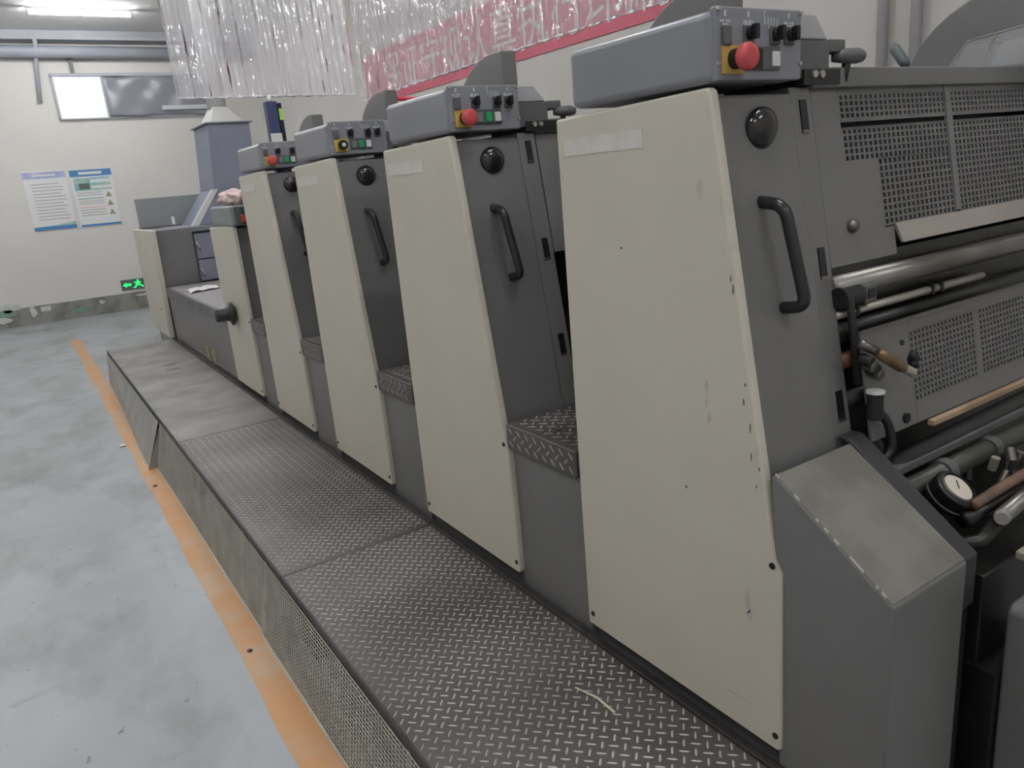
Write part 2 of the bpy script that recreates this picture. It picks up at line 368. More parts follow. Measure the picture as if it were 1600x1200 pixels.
# banner on the right wall, conduits
O = (RX, 5.8, 2.53); t = thing('wall_banner', O, 'red slogan banner with white Chinese characters on the side wall', 'banner')
MB().box(RX - .012, RX, 1.9, 9.1, 2.53, 3.08).build('cloth', bannerm, t, O)
def text_mesh(txt, name, mt, size, depth=.002):
    cu = bpy.data.curves.new(name, 'FONT'); cu.body = txt; cu.size = size; cu.extrude = depth; cu.align_x = 'CENTER'; cu.resolution_u = 3
    ob = bpy.data.objects.new(name + '_tmp', cu); COL.objects.link(ob)
    dg = bpy.context.evaluated_depsgraph_get(); me = bpy.data.meshes.new_from_object(ob.evaluated_get(dg))
    bpy.data.objects.remove(ob); bpy.data.curves.remove(cu)
    me.materials.clear(); me.materials.append(mt)
    o = bpy.data.objects.new(name, me); COL.objects.link(o); return o
for i, ch in enumerate('保证守规认真执行印刷'):
    o = text_mesh(ch, 'character', bannertx, .46)
    o.parent = t
    o.matrix_local = Matrix.Translation((-.015, 8.33 - i * .462 - 5.8, .105)) @ Matrix(((0, 0, -1, 0), (-1, 0, 0, 0), (0, 1, 0, 0), (0, 0, 0, 1)))
for y, lb in ((2.46, 'grey vertical conduit on side wall farther from the clear acrylic guard'), (2.285, 'grey vertical conduit on side wall closer to the clear acrylic guard')):
    O = (RX - .03, y, 0); c = thing('conduit_pipe', O, lb, 'conduit')
    MB().tube([(RX - .035, y, 0), (RX - .035, y, CZ)], .028, 12).build('tube', pipe_m, c, O, smooth=True)
    for z in (.6, 1.9, 3.2): MB().box(RX - .02, RX, y - .05, y + .05, z, z + .025).build('clip', pipe_m, c, O)
# ------------------------------------------------------------------ printing unit (built once, copied along the press)
YL = [1.513, 2.512, 3.495, 4.480]
PX, Y0 = 1.13, YL[0]
OU = (PX, Y0, 0)
def yc(z): return 1.036 - (1.716 - z) * .170      # sloped front of the cover
unit = thing('printing_unit', OU, '', 'printing press')
# cream side cover with wrapped front edge
prof = [(Y0, .362), (Y0, 1.712), (1.045, 1.722), (1.036, 1.716), (.884, .815), (.868, .79), (.864, .372), (.872, .362)]
MB().prism_x(prof, PX, PX + .026).build('side_cover', cream, unit, OU, bevel=.010, seg=3)
for y, z in ((.889, .80), (.878, .40), (1.49, .40)):
    MB().tube([(PX - .0025, y, z), (PX + .006, y, z)], .007, 12).build('fastener', darkhole, unit, OU)
MB().box(PX - .0015, PX + .002, 1.218, 1.482, 1.628, 1.665).build('faded_label', label_m, unit, OU)
# dark front cover
MB().prism_x([(1.50, .40), (1.50, 1.708), (yc(1.708) + .012, 1.708), (yc(.81) + .010, .81), (.876, .40)], PX + .026, 1.378).build('front_cover', grey, unit, OU, bevel=.007, seg=3)
# toe kick and inner body
MB().box(PX + .035, 1.43, .885, Y0 + .01, 0, .41).build('toe_kick', greyd, unit, OU)
MB().prism_x([(1.50, .4), (1.50, 1.70), (1.13, 1.70), (1.03, .4)], 1.43, 2.46).build('inner_body', oily, unit, OU)
# slotted frame strip beside the cover
sp = MB().prism_x([(yc(1.72) + .017, 1.72), (1.30, 1.72), (1.30, .5), (yc(.81) + .017, .5), (yc(.81) + .017, .81)], 1.380, 1.446)
fst = sp.build('frame_strip', grey, unit, OU, bevel=.004)
for z in (1.665, 1.365, 1.06):
    y = yc(z) + .010
    MB().hexa([(1.405, y - .001, z - .03), (1.426, y - .001, z - .03), (1.426, y + .02, z - .03), (1.405, y + .02, z - .03), (1.405, y + .009, z + .03), (1.426, y + .009, z + .03), (1.426, y + .03, z + .03), (1.405, y + .03, z + .03)]).build('slot', black, fst, OU)
    MB().box(1.404, 1.427, y - .003, y + .01, z - .036, z - .030).build('slot_lip', steel, fst, OU)
# guard plate and perforated guards
def gy(z): return yc(z) + .022
def slab(mb, x0, x1, z0, z1, th=.008, off=0):
    mb.hexa([(x0, gy(z0) + off, z0), (x1, gy(z0) + off, z0), (x1, gy(z0) + off + th, z0), (x0, gy(z0) + off + th, z0), (x0, gy(z1) + off, z1), (x1, gy(z1) + off, z1), (x1, gy(z1) + off + th, z1), (x0, gy(z1) + off + th, z1)]); return mb
GX1 = 2.42
gpo = [(1.452, 1.345), (1.70, 1.345), (1.70, 1.41), (1.665, 1.41), (1.665, 1.562), (1.545, 1.562), (1.545, 1.722), (1.452, 1.722)]
n8 = len(gpo)
MB().add([(x, gy(z), z) for x, z in gpo] + [(x, gy(z) + .008, z) for x, z in gpo], [tuple(range(n8)), tuple(range(2 * n8 - 1, n8 - 1, -1))] + [(i, i + n8, (i + 1) % n8 + n8, (i + 1) % n8) for i in range(n8)]).build('guard_plate', grey, unit, OU, bevel=.002)
MB().tube([(1.538, gy(1.425) - .016, 1.428), (1.538, gy(1.425) - .010, 1.427), (1.538, gy(1.425) + .004, 1.425)], [.008, .014, .015], 16).build('round_bolt', steel, unit, OU, smooth=True)
MB().box(1.445, GX1, 1.045, 1.10, 1.716, 1.757).build('top_rail', grey, unit, OU, bevel=.004)
def grid(x0, x1, z0, z1, px_, pz, yf, bw=.0055, bh=.0035, th=.005):
    mb = MB(); z = z0
    def bar(xa, xb, za, zb): mb.hexa([(xa, yf(za), za), (xb, yf(za), za), (xb, yf(za) + th, za), (xa, yf(za) + th, za), (xa, yf(zb), zb), (xb, yf(zb), zb), (xb, yf(zb) + th, zb), (xa, yf(zb) + th, zb)])
    nz_ = max(1, round((z1 - z0) / pz)); nx_ = max(1, round((x1 - x0) / px_))
    for i in range(nz_ + 1): zz = z0 + (z1 - z0) * i / nz_; bar(x0, x1, zz - bh / 2, zz + bh / 2)
    for i in range(nx_ + 1): xx = x0 + (x1 - x0) * i / nx_; bar(xx - bw / 2, xx + bw / 2, z0, z1)
    return mb
for nm, a in (('perforated_guard', (1.545, 1.965, 1.652, 1.703)), ('perforated_guard', (1.99, GX1, 1.652, 1.703)), ('perforated_guard', (1.545, 1.965, 1.562, 1.632)), ('perforated_guard', (1.665, 1.965, 1.415, 1.562)), ('perforated_guard', (1.99, GX1, 1.415, 1.632))):
    grid(*a, .0185, .0145, gy, bw=.0076, bh=.0044).build(nm, grey, unit, OU, kind='stuff')
fr = slab(MB(), 1.965, 1.99, 1.42, 1.722, off=-.003); slab(fr, 1.545, GX1, 1.703, 1.722)
slab(fr, 1.545, GX1, 1.645, 1.652); slab(fr, 1.545, GX1, 1.628, 1.634)
fr.build('guard_frame', grey, unit, OU)
MB().hexa([(1.705, gy(1.372) - .014, 1.372), (GX1, gy(1.372) - .014, 1.372), (GX1, gy(1.372) - .008, 1.372), (1.705, gy(1.372) - .008, 1.372), (1.70, gy(1.415) - .004, 1.415), (GX1, gy(1.415) - .004, 1.415), (GX1, gy(1.415) + .004, 1.415), (1.70, gy(1.415) + .004, 1.415)]).build('bright_lip', steelw, unit, OU)
MB().tube([(1.45, 1.056, 1.475), (2.44, 1.056, 1.475)], .028, 16).build('ink_roller', inkred, unit, OU, smooth=True)
MB().tube([(1.45, 1.10, 1.58), (2.44, 1.10, 1.58)], .03, 16).build('ink_roller', oily, unit, OU, smooth=True)
MB().tube([(1.45, 1.11, 1.675), (2.44, 1.11, 1.675)], .02, 16).build('ink_roller', oily, unit, OU, smooth=True)
MB().prism_x([(gy(1.35) + .01, .45), (gy(1.35) + .01, 1.35), (gy(1.72) + .01, 1.72), (1.5, 1.72), (1.5, .45)], 2.42, 2.462).build('drive_side_frame', oily, unit, OU)
# inspection dome and handle on the front cover
zd = 1.642
dome = MB(); c0 = Vector((1.270, yc(zd) + .012, zd)); nrm = Vector((0, -1, -.17)).normalized(); up = Vector((0, -.17, 1)).normalized(); rx = Vector((1, 0, 0))
rings = [(.042, -.004), (.042, .004), (.038, .012), (.030, .019), (.017, .024), (.004, .0255)]
nseg = 24
for r, h in rings:
    for k in range(nseg):
        a = 6.2832 * k / nseg; dome.v.append(c0 + nrm * h + r * (math.cos(a) * rx + math.sin(a) * up))
for i in range(len(rings) - 1):
    for k in range(nseg): dome.f.append((i * nseg + k, i * nseg + (k + 1) % nseg, (i + 1) * nseg + (k + 1) % nseg, (i + 1) * nseg + k))
dome.f.append(tuple(range((len(rings) - 1) * nseg, len(rings) * nseg)))
dome.build('inspection_dome', dome_m, unit, OU, smooth=True)
def hy(z, o): return yc(z) + .012 - o
hp = bez([(1.245, hy(1.505, -.01), 1.505), (1.245, hy(1.505, .055), 1.498), (1.268, hy(1.295, .055), 1.300), (1.268, hy(1.295, -.01), 1.292)], 8, .028)
MB().tube(hp, .0125, 14).build('handle', handle_m, unit, OU, smooth=True)
# control box on top
def lbox(mb, x0, x1, y0, y1, z0, z1): return mb.box(x0, x1, y0, y1, z0, z1)
ctl = MB().box(1.128, 1.374, 1.030, 1.448, 1.728, 1.852).build('control_box', boxgrey, unit, OU, bevel=.016, seg=4)
def cpart(mb, name, mt, **k):
    o = mb.build(name, mt, ctl, OU, **k); return o
FYc = 1.024
cpart(MB().box(1.136, 1.378, FYc, 1.040, 1.730, 1.857), 'panel_plate', boxgrey, bevel=.004)
FP = FYc - .001
def knob(x, z, kind):
    if kind == 'switch':
        cpart(MB().box(x - .011, x + .011, FP - .008, FP + .004, z - .022, z + .012), 'rocker_switch', greyd, bevel=.003)
    else:
        cpart(MB().box(x - .014, x + .014, FP - .004, FP + .004, z - .018, z + .014), 'knob_base', greyd, bevel=.002)
        cpart(MB().tube([(x, FP + .002, z), (x, FP - .012, z)], .012, 16), 'selector_knob', black, smooth=False, bevel=.001)
        cpart(MB().box(x - .005, x + .005, FP - .024, FP - .01, z - .012, z + .014), 'knob_grip', black, bevel=.002)
knob(1.160, 1.812, 'switch'); knob(1.222, 1.812, 'k'); knob(1.296, 1.811, 'k'); knob(1.338, 1.811, 'k')
lg = MB()
def mark(x, z, w, h): lg.box(x - w / 2, x + w / 2, FP - .0004, FP + .001, z - h / 2, z + h / 2)
for x in (1.160, 1.222, 1.338):
    mark(x, 1.845, .004, .010)
    for d in (-.012, -.006, .004, .011): mark(x + d, 1.832, .004, random.uniform(.003, .007))
for i in range(5): mark(1.268 + i * .009, 1.836 - i * .001, .002, .014)
for x in (1.222, 1.338): mark(x, 1.8275, .026, .002)
mark(1.160, 1.8265, .018, .002)
mark(1.268, 1.850, .007, .002); mark(1.266, 1.847, .002, .006)
for i in range(4): mark(1.28 + i * .006, 1.824 - i * .0015, .002, .006)
cpart(lg, 'legend_marks', legend, kind='stuff', label='small white legend marks')
for x, z in ((1.142, 1.852), (1.373, 1.850), (1.142, 1.760), (1.373, 1.760)):
    cpart(MB().tube([(x, FP + .002, z), (x, FP - .003, z)], .004, 10), 'screw', steelw)
cpart(MB().box(1.150, 1.206, FP - .003, FP + .002, 1.742, 1.791), 'yellow_backplate', yellow, bevel=.0008)
zb = 1.767
ebase = cpart(MB().tube([(1.180, FP, zb), (1.180, FP - .022, zb)], .018, 20), 'button_collar', black)
emush = cpart(MB().tube([(1.180, FP - .020, zb), (1.180, FP - .026, zb), (1.180, FP - .036, zb), (1.180, FP - .043, zb), (1.180, FP - .045, zb)], [.018, .0235, .0245, .021, .012], 24), 'emergency_button', red, smooth=True)
def pushb(x, mt, nm='push_button'):
    cpart(MB().box(x - .0155, x + .0155, FP - .004, FP + .002, 1.748, 1.790), 'button_frame', greyd, bevel=.002)
    return cpart(MB().box(x - .0105, x + .0105, FP - .008, FP, 1.754, 1.781), nm, mt, bevel=.0015)
pushb(1.232, greyp, 'grey_button'); pushb(1.263, green, 'green_button'); pushb(1.294, whitep, 'white_button')
# block, bracket and grip behind the box
MB().box(1.380, 1.500, 1.045, 1.30, 1.735, 1.809).build('mount_block', greyd, unit, OU, bevel=.004)
MB().box(1.500, 1.553, 1.045, 1.20, 1.786, 1.811).build('mount_block', greyd, unit, OU, bevel=.003)
MB().prism_y([(1.380, 1.809), (1.380, 1.856), (1.452, 1.856), (1.494, 1.809)], 1.045, 1.25).build('clear_cover', mat('milky_cover', srgb(186, 186, 188), srgb(168, 168, 171), rough=.25, scale=6), unit, OU, bevel=.004)
for x in (1.440, 1.464): MB().tube([(x, 1.05, 1.742), (x, 1.034, 1.742)], .0075, 12).build('socket_bolt', steelw, unit, OU)
MB().box(1.41, 1.53, 1.040, 1.25, 1.722, 1.752).build('mount_plate', blackm, unit, OU)
MB().tube([(1.53, 1.06, 1.778), (1.55, 1.045, 1.778), (1.585, 1.04, 1.778), (1.60, 1.038, 1.777)], [.010, .015, .016, .012], 14).build('grip_knob', greyd, unit, OU, smooth=True)
MB().tube([(1.56, 1.045, 1.772), (1.558, 1.055, 1.72)], .009, 10).build('grip_stem', blackm, unit, OU, smooth=True)
# hoods: quarter-round plates rising behind the box and at the drive side
hprof = [(1.363, 1.70), (1.363, 2.012), (1.42, 2.016)] + [(y, z) for y, z in arc(1.42, 1.80, .285, 90, 10, 8, .216)] + [(1.70, 1.70)]
MB().prism_x(hprof, 1.55, 1.612).build('hood_plate', grey, unit, OU, bevel=.006)
MB().box(1.50, 2.46, 1.30, 1.62, 1.70, 1.735).build('top_cover', greyd, unit, OU, bevel=.004)
dprof = [(1.0, 1.70), (1.0, 1.99), (1.08, 1.99)] + arc(1.08, 1.72, .34, 90, -4, 10, .27)
dh = MB().prism_x(dprof, 2.40, 2.46).build('drive_side_hood', grey, unit, OU, bevel=.006)
# lever and clear guard above the rail (end unit only)
lever = MB().tube([(2.20, 1.285, 1.755), (2.20, 1.292, 1.80)], .008, 10).build('lever', steel, unit, OU, smooth=True)
lg_ = MB().tube([(2.20, 1.289, 1.795), (2.20, 1.300, 1.81), (2.20, 1.326, 1.846), (2.20, 1.332, 1.855)], [.012, .0145, .0145, .010], 14).build('lever_grip', mat('grip_green_grey', srgb(92, 102, 104), rough=.4), lever, OU, smooth=True)
cg = MB().prism_x([(1.175, 1.755), (1.122, 1.829), (.99, 1.842), (.99, 1.755)], 2.19, 2.37).build('clear_guard', clear_m, unit, OU)
ce = MB().tube([(2.19, 1.175, 1.757), (2.19, 1.122, 1.829), (2.19, .99, 1.842)], .0022, 6); ce.tube([(2.19, 1.062, 1.757), (2.19, 1.068, 1.80), (2.19, 1.052, 1.836)], .003, 6); ce.tube([(2.37, 1.122, 1.829), (2.19, 1.122, 1.829)], .0022, 6)
ce.build('guard_edge', steelw, cg, OU)

ch = MB(); rr = random.Random(3)
def chip(x, y, z, w, h): ch.add([(x, y + w * c * rr.uniform(.6, 1.3), z + h * d * rr.uniform(.6, 1.3)) for c, d in ((-1, -.3), (-.4, -1), (.6, -.9), (1, .2), (.3, 1), (-.7, .8))], [tuple(range(6))])
for z in (1.37, 1.35, 1.13, 1.08, 1.02, 1.00, .96): chip(PX - .0006, yc(z) + rr.uniform(.006, .03), z, rr.uniform(.0012, .003), rr.uniform(.004, .012))
for y, z, w, h in ((.955, 1.166, .003, .004), (1.30, 1.42, .004, .003), (1.12, .90, .003, .004)): chip(PX - .0006, y, z, w, h)
ch.build('scuff_marks', mat('scuff_dark', srgb(96, 88, 80), rough=.7), unit, OU, kind='stuff')
ch = MB(); chip(PX - .0004, .950, .690, .010, .030); chip(PX - .0004, .944, .660, .007, .018); chip(PX - .0004, .972, .44, .05, .004)
ch.build('ink_smear', mat('smear_mauve', srgb(190, 180, 180), srgb(200, 192, 184), rough=.6, scale=60), unit, OU, kind='stuff')
ch = MB(); chip(PX - .0004, 1.056, 1.13, .006, .030); chip(PX - .0004, 1.050, 1.08, .005, .016); chip(PX - .0004, 1.062, 1.545, .009, .020)
ch.build('dirt_smudge', mat('smudge_tan', srgb(184, 177, 162), srgb(202, 196, 183), rough=.6, scale=60), unit, OU, kind='stuff')
unit['label'] = 'cream and grey press unit next to the delivery, with black and white push buttons'
unit['group'] = 'printing units of the press'
labels = ['cream and grey press unit with worn cover edge, second from the delivery end', 'press unit with bare black key switch on its yellow plate', 'press unit with red button beside the low cream infeed cover']
for i in (1, 2, 3):
    u = copy_tree(unit, skip=('clear_guard', 'lever', 'drive_side_hood', 'scuff_marks', 'ink_smear', 'dirt_smudge')); u.location = (PX, YL[i], 0); u['label'] = labels[i - 1]
    if i == 2:
        MB().tube([(1.605, 2.378 - 1.0, 1.975), (2.40, 2.378 - 1.0, 1.955)], .010, 12).build('red_tie_bar', redpipe, u, OU, smooth=True)
        MB().box(2.38, 2.42, 1.36, 1.40, 1.73, 1.965).build('bar_post', greyd, u, OU)
        for c in list(u.children):
            if c.name.startswith('control_box'):
                for d in list(c.children):
                    if d.name.startswith('emergency_button'): bpy.data.objects.remove(d)
                for d in list(c.children):
                    if d.name.startswith('button_collar'):
                        k = MB().tube([(1.180, FP - .02, zb), (1.180, FP - .026, zb)], .008, 14).build('key_core', whitep, c, OU)
# the end unit has a black window button instead of grey and green
for d in list(ctl.children):
    if d.name.startswith('green_button') or d.name.startswith('grey_button'): bpy.data.objects.remove(d)
cpart(MB().box(1.226, 1.256, FP - .007, FP, 1.750, 1.786), 'black_button', black, bevel=.0015)

# ------------------------------------------------------------------ steps between the units
def lozenges(x0, x1, y0, y1, z, pitch, mb, axis='z', xf=None):
    hl, hw, hh = pitch * .50, pitch * .105, .0016
    r2 = math.sqrt(.5); n_ = int(((x1 - x0) + (y1 - y0)) / pitch) + 2; e1, e2 = Vector((r2, r2)), Vector((-r2, r2))
    for j in range(-n_, n_):
        for i in range(-n_, n_):
            c = Vector(((x0 + x1) / 2, (y0 + y1) / 2)) + e1 * (i * pitch) + e2 * (j * pitch); a, b = c
            if not (x0 + hl * .72 < a < x1 - hl * .72 and y0 + hl * .72 < b < y1 - hl * .72): continue
            e, f_ = (e1, e2) if (i + j) % 2 else (e2, e1)
            P = [(a + e.x * s * hl + f_.x * w * hw, b + e.y * s * hl + f_.y * w * hw, 0) for s, w in ((-1, 0), (-.5, 1), (.5, 1), (1, 0), (.5, -1), (-.5, -1))]
            T = [(a + e.x * s * hl * .62, b + e.y * s * hl * .62, 1) for s in (-1, 1)]
            pts = [(p[0], p[1], z + p[2] * hh) for p in P + T] if axis == 'z' else [xf(p[0], p[1], p[2] * hh) for p in P + T]
            mb.add(pts, [(0, 1, 6), (1, 2, 7, 6), (2, 3, 7), (3, 4, 7), (4, 5, 6, 7), (5, 0, 6)])
    return mb
def step(y0, y1, label, z1=.872):
    O = (1.14, y0, 0); t = thing('step_box', O, label, 'step')
    MB().box(1.150, 2.40, y0, y1, 0, z1 - .082).build('kick_panel', grey, t, O, bevel=.003)
    MB().box(1.132, 2.40, y0 + .002, y1 - .002, z1 - .08, z1).build('tread', tread_m, t, O, bevel=.004)
    mb = lozenges(1.14, 1.62, y0 + .01, y1 - .01, z1 + .0002, .030, MB())
    lozenges(y0 + .01, y1 - .01, z1 - .074, z1 - .006, 0, .030, mb, 'x', lambda a, b, h: (1.1318 - h, a, b))
    mb.build('raised_pattern', lozm, t, O, kind='stuff')
    MB().box(1.20, 1.225, (y0 + y1) / 2 - .006, (y0 + y1) / 2 + .006, z1, z1 + .0015).build('slot', black, t, O)
    return t
step(YL[0] + .012, YL[1] - .640, 'diamond plate step between the delivery end unit and the worn-edge unit')
step(YL[1] + .012, YL[2] - .640, 'diamond plate step beside the unit with the black key switch, nearer delivery')
step(YL[2] + .012, YL[3] - .640, 'diamond plate step between key switch unit and the infeed-side unit')
step(YL[3] + .012, 4.812, 'diamond plate step beside the low cream infeed cover')

# ------------------------------------------------------------------ infeed unit with low cream cover
O = (1.13, 5.465, 0); inf = thing('infeed_unit', O, 'low cream press cover with small red and green switch box on top', 'printing press')
MB().prism_x([(5.465, .362), (5.465, 1.425), (4.835, 1.435), (4.826, 1.428), (4.812, .85), (4.806, .372), (4.814, .362)], 1.13, 1.156).build('side_cover', cream, inf, O, bevel=.010, seg=3)
for y, z in ((4.826, .85), (4.822, .40)): MB().tube([(1.1275, y, z), (1.136, y, z)], .008, 12).build('fastener', darkhole, inf, O)
MB().prism_x([(5.45, .40), (5.45, 1.425), (4.842, 1.425), (4.82, .40)], 1.156, 2.40).build('front_cover', grey, inf, O, bevel=.006)
MB().box(1.165, 2.40, 4.83, 5.47, 0, .41).build('toe_kick', greyd, inf, O)
ib = MB().box(1.128, 1.33, 4.80, 5.33, 1.437, 1.558).build('switch_box', mat('switch_box_grey', srgb(132, 138, 138), rough=.45), inf, O, bevel=.014, seg=3)
MB().box(1.150, 1.325, 4.792, 4.81, 1.445, 1.552).build('face_plate', greyd, ib, O, bevel=.003)
MB().box(1.185, 1.235, 4.786, 4.795, 1.515, 1.545).build('green_button', mat('dull_green', srgb(36, 96, 84), rough=.4), ib, O, bevel=.002)
MB().box(1.180, 1.245, 4.78, 4.795, 1.458, 1.502).build('red_button', mat('dull_red', srgb(186, 78, 62), rough=.5), ib, O, bevel=.003)

# ------------------------------------------------------------------ register table between infeed unit and feeder
O = (1.15, 5.5, 0); tb = thing('feed_table', O, 'grey feed table with worn top between feeder and infeed cover', 'table')
MB().box(1.155, 2.35, 5.47, 7.96, 0, .735).build('side_panel', grey, tb, O, bevel=.004)
MB().box(1.145, 2.35, 5.47, 7.95, .737, .83).build('table_top', mat('table_grey', srgb(112, 110, 112), srgb(94, 93, 95), rough=.4, scale=5), tb, O, bevel=.008)
MB().box(1.165, 2.3, 5.50, 7.94, .829, .832).build('top_sheet', mat('table_sheet', srgb(158, 154, 156), rough=.45), tb, O)
for y in (6.45, 6.22): MB().box(1.146, 1.16, y, y + .06, .335, .46).build('cable_stub', mat('cable_tan', srgb(170, 160, 120), rough=.6), tb, O, bevel=.005)
MB().box(1.151, 1.165, 5.5, 7.5, .33, .36).build('bottom_rail', steel, tb, O, bevel=.003)
# handwheel: flange beside the infeed cover with a hub standing out
hw = MB(); prof = [(.0, 1.128), (.03, 1.127), (.075, 1.112), (.080, 1.100), (.050, 1.088), (.044, 1.06), (.044, 1.01), (.038, 1.002), (.0, 1.0)]
vs = []; nn = 24
for r, x in prof:
    for k in range(nn):
        a = 6.2832 * k / nn; vs.append((x, 5.165 + r * math.cos(a), .875 + r * math.sin(a)))
hw.add(vs, [(i * nn + k, i * nn + (k + 1) % nn, (i + 1) * nn + (k + 1) % nn, (i + 1) * nn + k) for i in range(len(prof) - 1) for k in range(nn)])
hw.build('handwheel', mat('handwheel_black', srgb(44, 44, 46), rough=.4), inf, (1.13, 5.465, 0), smooth=True)

# ------------------------------------------------------------------ feeder
O = (1.13, 8.0, 0); fd = thing('paper_feeder', O, 'far cream and grey paper feeder with tall grey backboard', 'paper feeder')
MB().prism_x([(9.06, .33), (9.06, 1.375), (7.90, 1.378), (7.89, 1.37), (8.03, .33)], 1.10, 1.15).build('side_cover', cream, fd, O, bevel=.012, seg=3)
MB().prism_x([(9.05, 0), (9.05, 1.37), (7.93, 1.37), (8.06, .3), (8.06, 0)], 1.15, 1.475).build('front_column', grey, fd, O, bevel=.006)
MB().box(1.475, 2.40, 8.0, 9.05, 0, 1.365).build('body', greyd, fd, O, bevel=.006)
MB().box(1.35, 2.40, 7.94, 8.9, 1.325, 1.372).build('top_rail', mat('feeder_rail', srgb(120, 124, 130), rough=.45), fd, O, bevel=.004)
for z0, z1 in ((1.06, 1.305), (.845, 1.05)):
    d = MB().box(1.49, 2.3, 7.965, 8.02, z0, z1).build('drawer', mat('drawer_blue_grey', srgb(124, 127, 142), rough=.4), fd, O, bevel=.006)  # drawer blue-grey includes some distance haze in its lighter tone
    MB().tube([(1.50, 7.96, z1 - .07), (1.50, 7.93, z1 - .09), (1.52, 7.93, z1 - .14), (1.52, 7.96, z1 - .155)], .011, 10).build('drawer_catch', steelw, d, O, smooth=True)
MB().tube([(1.09, 8.15, .62), (1.105, 8.15, .62)], .018, 12).build('cover_lock', steelw, fd, O)
MB().box(1.165, 1.93, 8.95, 9.0, 1.36, 1.682).build('backboard', mat('backboard_grey', srgb(144, 149, 151), srgb(136, 141, 143), rough=.45, scale=2), fd, O, bevel=.008)  # board's own grey, made paler for haze at the far end
MB().box(1.16, 1.93, 8.88, 9.04, 1.36, 1.39).build('board_base', greyd, fd, O, bevel=.004)
MB().box(1.48, 1.51, 8.91, 8.95, 1.38, 1.47).build('paper_clip', paper, fd, O, bevel=.004)

# exhaust duct over the feeder
O = (2.05, 8.2, 1.37); du = thing('exhaust_duct', O, 'square blue-grey duct with pale conical cap rising above the feeder', 'duct')
y0, y1 = 8.20, 8.86
MB().hexa([(1.812, y0, 1.70), (2.25, y0, 1.70), (2.25, y1, 1.70), (1.812, y1, 1.70), (1.862, y0, 2.33), (2.27, y0, 2.33), (2.27, y1, 2.33), (1.862, y1, 2.33)]).build('duct_body', duct_m, du, O, bevel=.006)
MB().hexa([(1.56, y0 - .03, 1.373), (2.25, y0 - .03, 1.373), (2.25, y1, 1.373), (1.56, y1, 1.373), (1.812, y0, 1.70), (2.25, y0, 1.70), (2.25, y1, 1.70), (1.812, y1, 1.70)]).build('duct_hopper', duct_m, du, O, bevel=.004)
MB().hexa([(1.535, y0 - .035, 1.373), (1.60, y0 - .035, 1.373), (1.60, y0 + .05, 1.373), (1.535, y0 + .05, 1.373), (1.79, y0 - .012, 1.705), (1.85, y0 - .012, 1.705), (1.85, y0 + .05, 1.705), (1.79, y0 + .05, 1.705)]).build('edge_strip', duct_l, du, O)
MB().box(1.835, 2.30, y0 - .03, y1 + .03, 2.33, 2.345).build('rim', mat('rim_grey', srgb(150, 153, 160), rough=.4), du, O, bevel=.004)
cn = MB(); cx, cy = 2.03, 8.45
sq = [(1.90, y0 + .02), (2.22, y0 + .02), (2.22, y1 - .1), (1.90, y1 - .1)]
cn.hexa([(x, y, 2.343) for x, y in sq] + [(x * .42 + cx * .58, y * .42 + cy * .58, 2.50) for x, y in sq]); cn.build('cone', duct_l, du, O, bevel=.006)
MB().tube([(cx + .012, cy, 2.49), (cx + .012, cy, CZ)], .095, 20).build('vent_pipe', duct_l, du, O, smooth=True)

# ------------------------------------------------------------------ platform along the press
def platform(y0, y1, label, pattern):
    O = (.83, y0, 0); t = thing('platform_section', O, label, 'platform')
    mt = tread_m if pattern else deck_m
    MB().box(.535, 1.134, y0 + .002, y1 - .002, .300, .320).build('deck_plate', mt, t, O, bevel=.002)
    MB().box(.529, .536, y0 + .002, y1 - .002, .272, .3215).build('edge_trim', trim_m, t, O, bevel=.002)
    MB().box(1.114, 1.136, y0 + .002, y1 - .002, .318, .330).build('inner_lip', trim_m, t, O, bevel=.002)
    for y in (y0 + .06, y1 - .06):
        for x in (.60, 1.10): MB().box(x - .02, x + .02, y - .02, y + .02, 0, .301).build('leg', blackm, t, O)
    if pattern:
        lozenges(.537, 1.116, max(y0, .55) + .004, y1 - .004, .3202, .0262, MB()).build('raised_pattern', lozm, t, O, kind='stuff')
    return t
def mesh_skirt(xb0, xb1, ya, yb, label, py=.021, pz=.0135, solid=None):
    O = (xb0, ya, 0); t = thing('skirt_panel', O, label, 'skirt panel')
    def pt(y, h, d):
        k = (y - ya) / (yb - ya); xb = xb0 + (xb1 - xb0) * k; s_ = h / .30
        return (xb + (.5245 - xb) * s_ + d, y, .002 + h * .985)
    def bar(mb, y0, y1, h0, h1, d0, d1): mb.hexa([pt(y0, h0, d0), pt(y0, h0, d1), pt(y1, h0, d1), pt(y1, h0, d0), pt(y0, h1, d0), pt(y0, h1, d1), pt(y1, h1, d1), pt(y1, h1, d0)])
    if solid:
        mb = MB(); bar(mb, ya, yb, 0, .295, 0, .002); mb.build('sheet', foil_m, t, O)
    else:
        mb = MB(); nz_ = round(.295 / pz); ny_ = round((yb - ya) / py); w = .0017; th = .002
        for i in range(nz_ + 1):
            h = .295 * i / nz_; bar(mb, ya, yb, max(h - w, 0), h + w, 0, th)
        for i in range(ny_ + 1):
            y = ya + (yb - ya) * i / ny_; bar(mb, y - w, y + w, 0, .295, .0004, th - .0004)
        mb.build('wire_mesh', mesh_m, t, O, kind='stuff')
    eb = MB(); bar(eb, ya, yb, 0, .010, -.003, .004); eb.build('bottom_edge', mat('pale_edge', srgb(206, 200, 184), rough=.5), t, O)
    for y in (ya + .3, (ya + yb) / 2, yb - .03):
        st = MB(); bar(st, y, y + .018, 0, .295, .004, .008); st.build('stay', mesh_m, t, O)
    return t
pA = platform(-.25, 2.475, 'diamond plate walkway section below the delivery end', True)
pB = platform(2.475, 4.425, 'diamond plate walkway section next to the smooth worn deck', True)
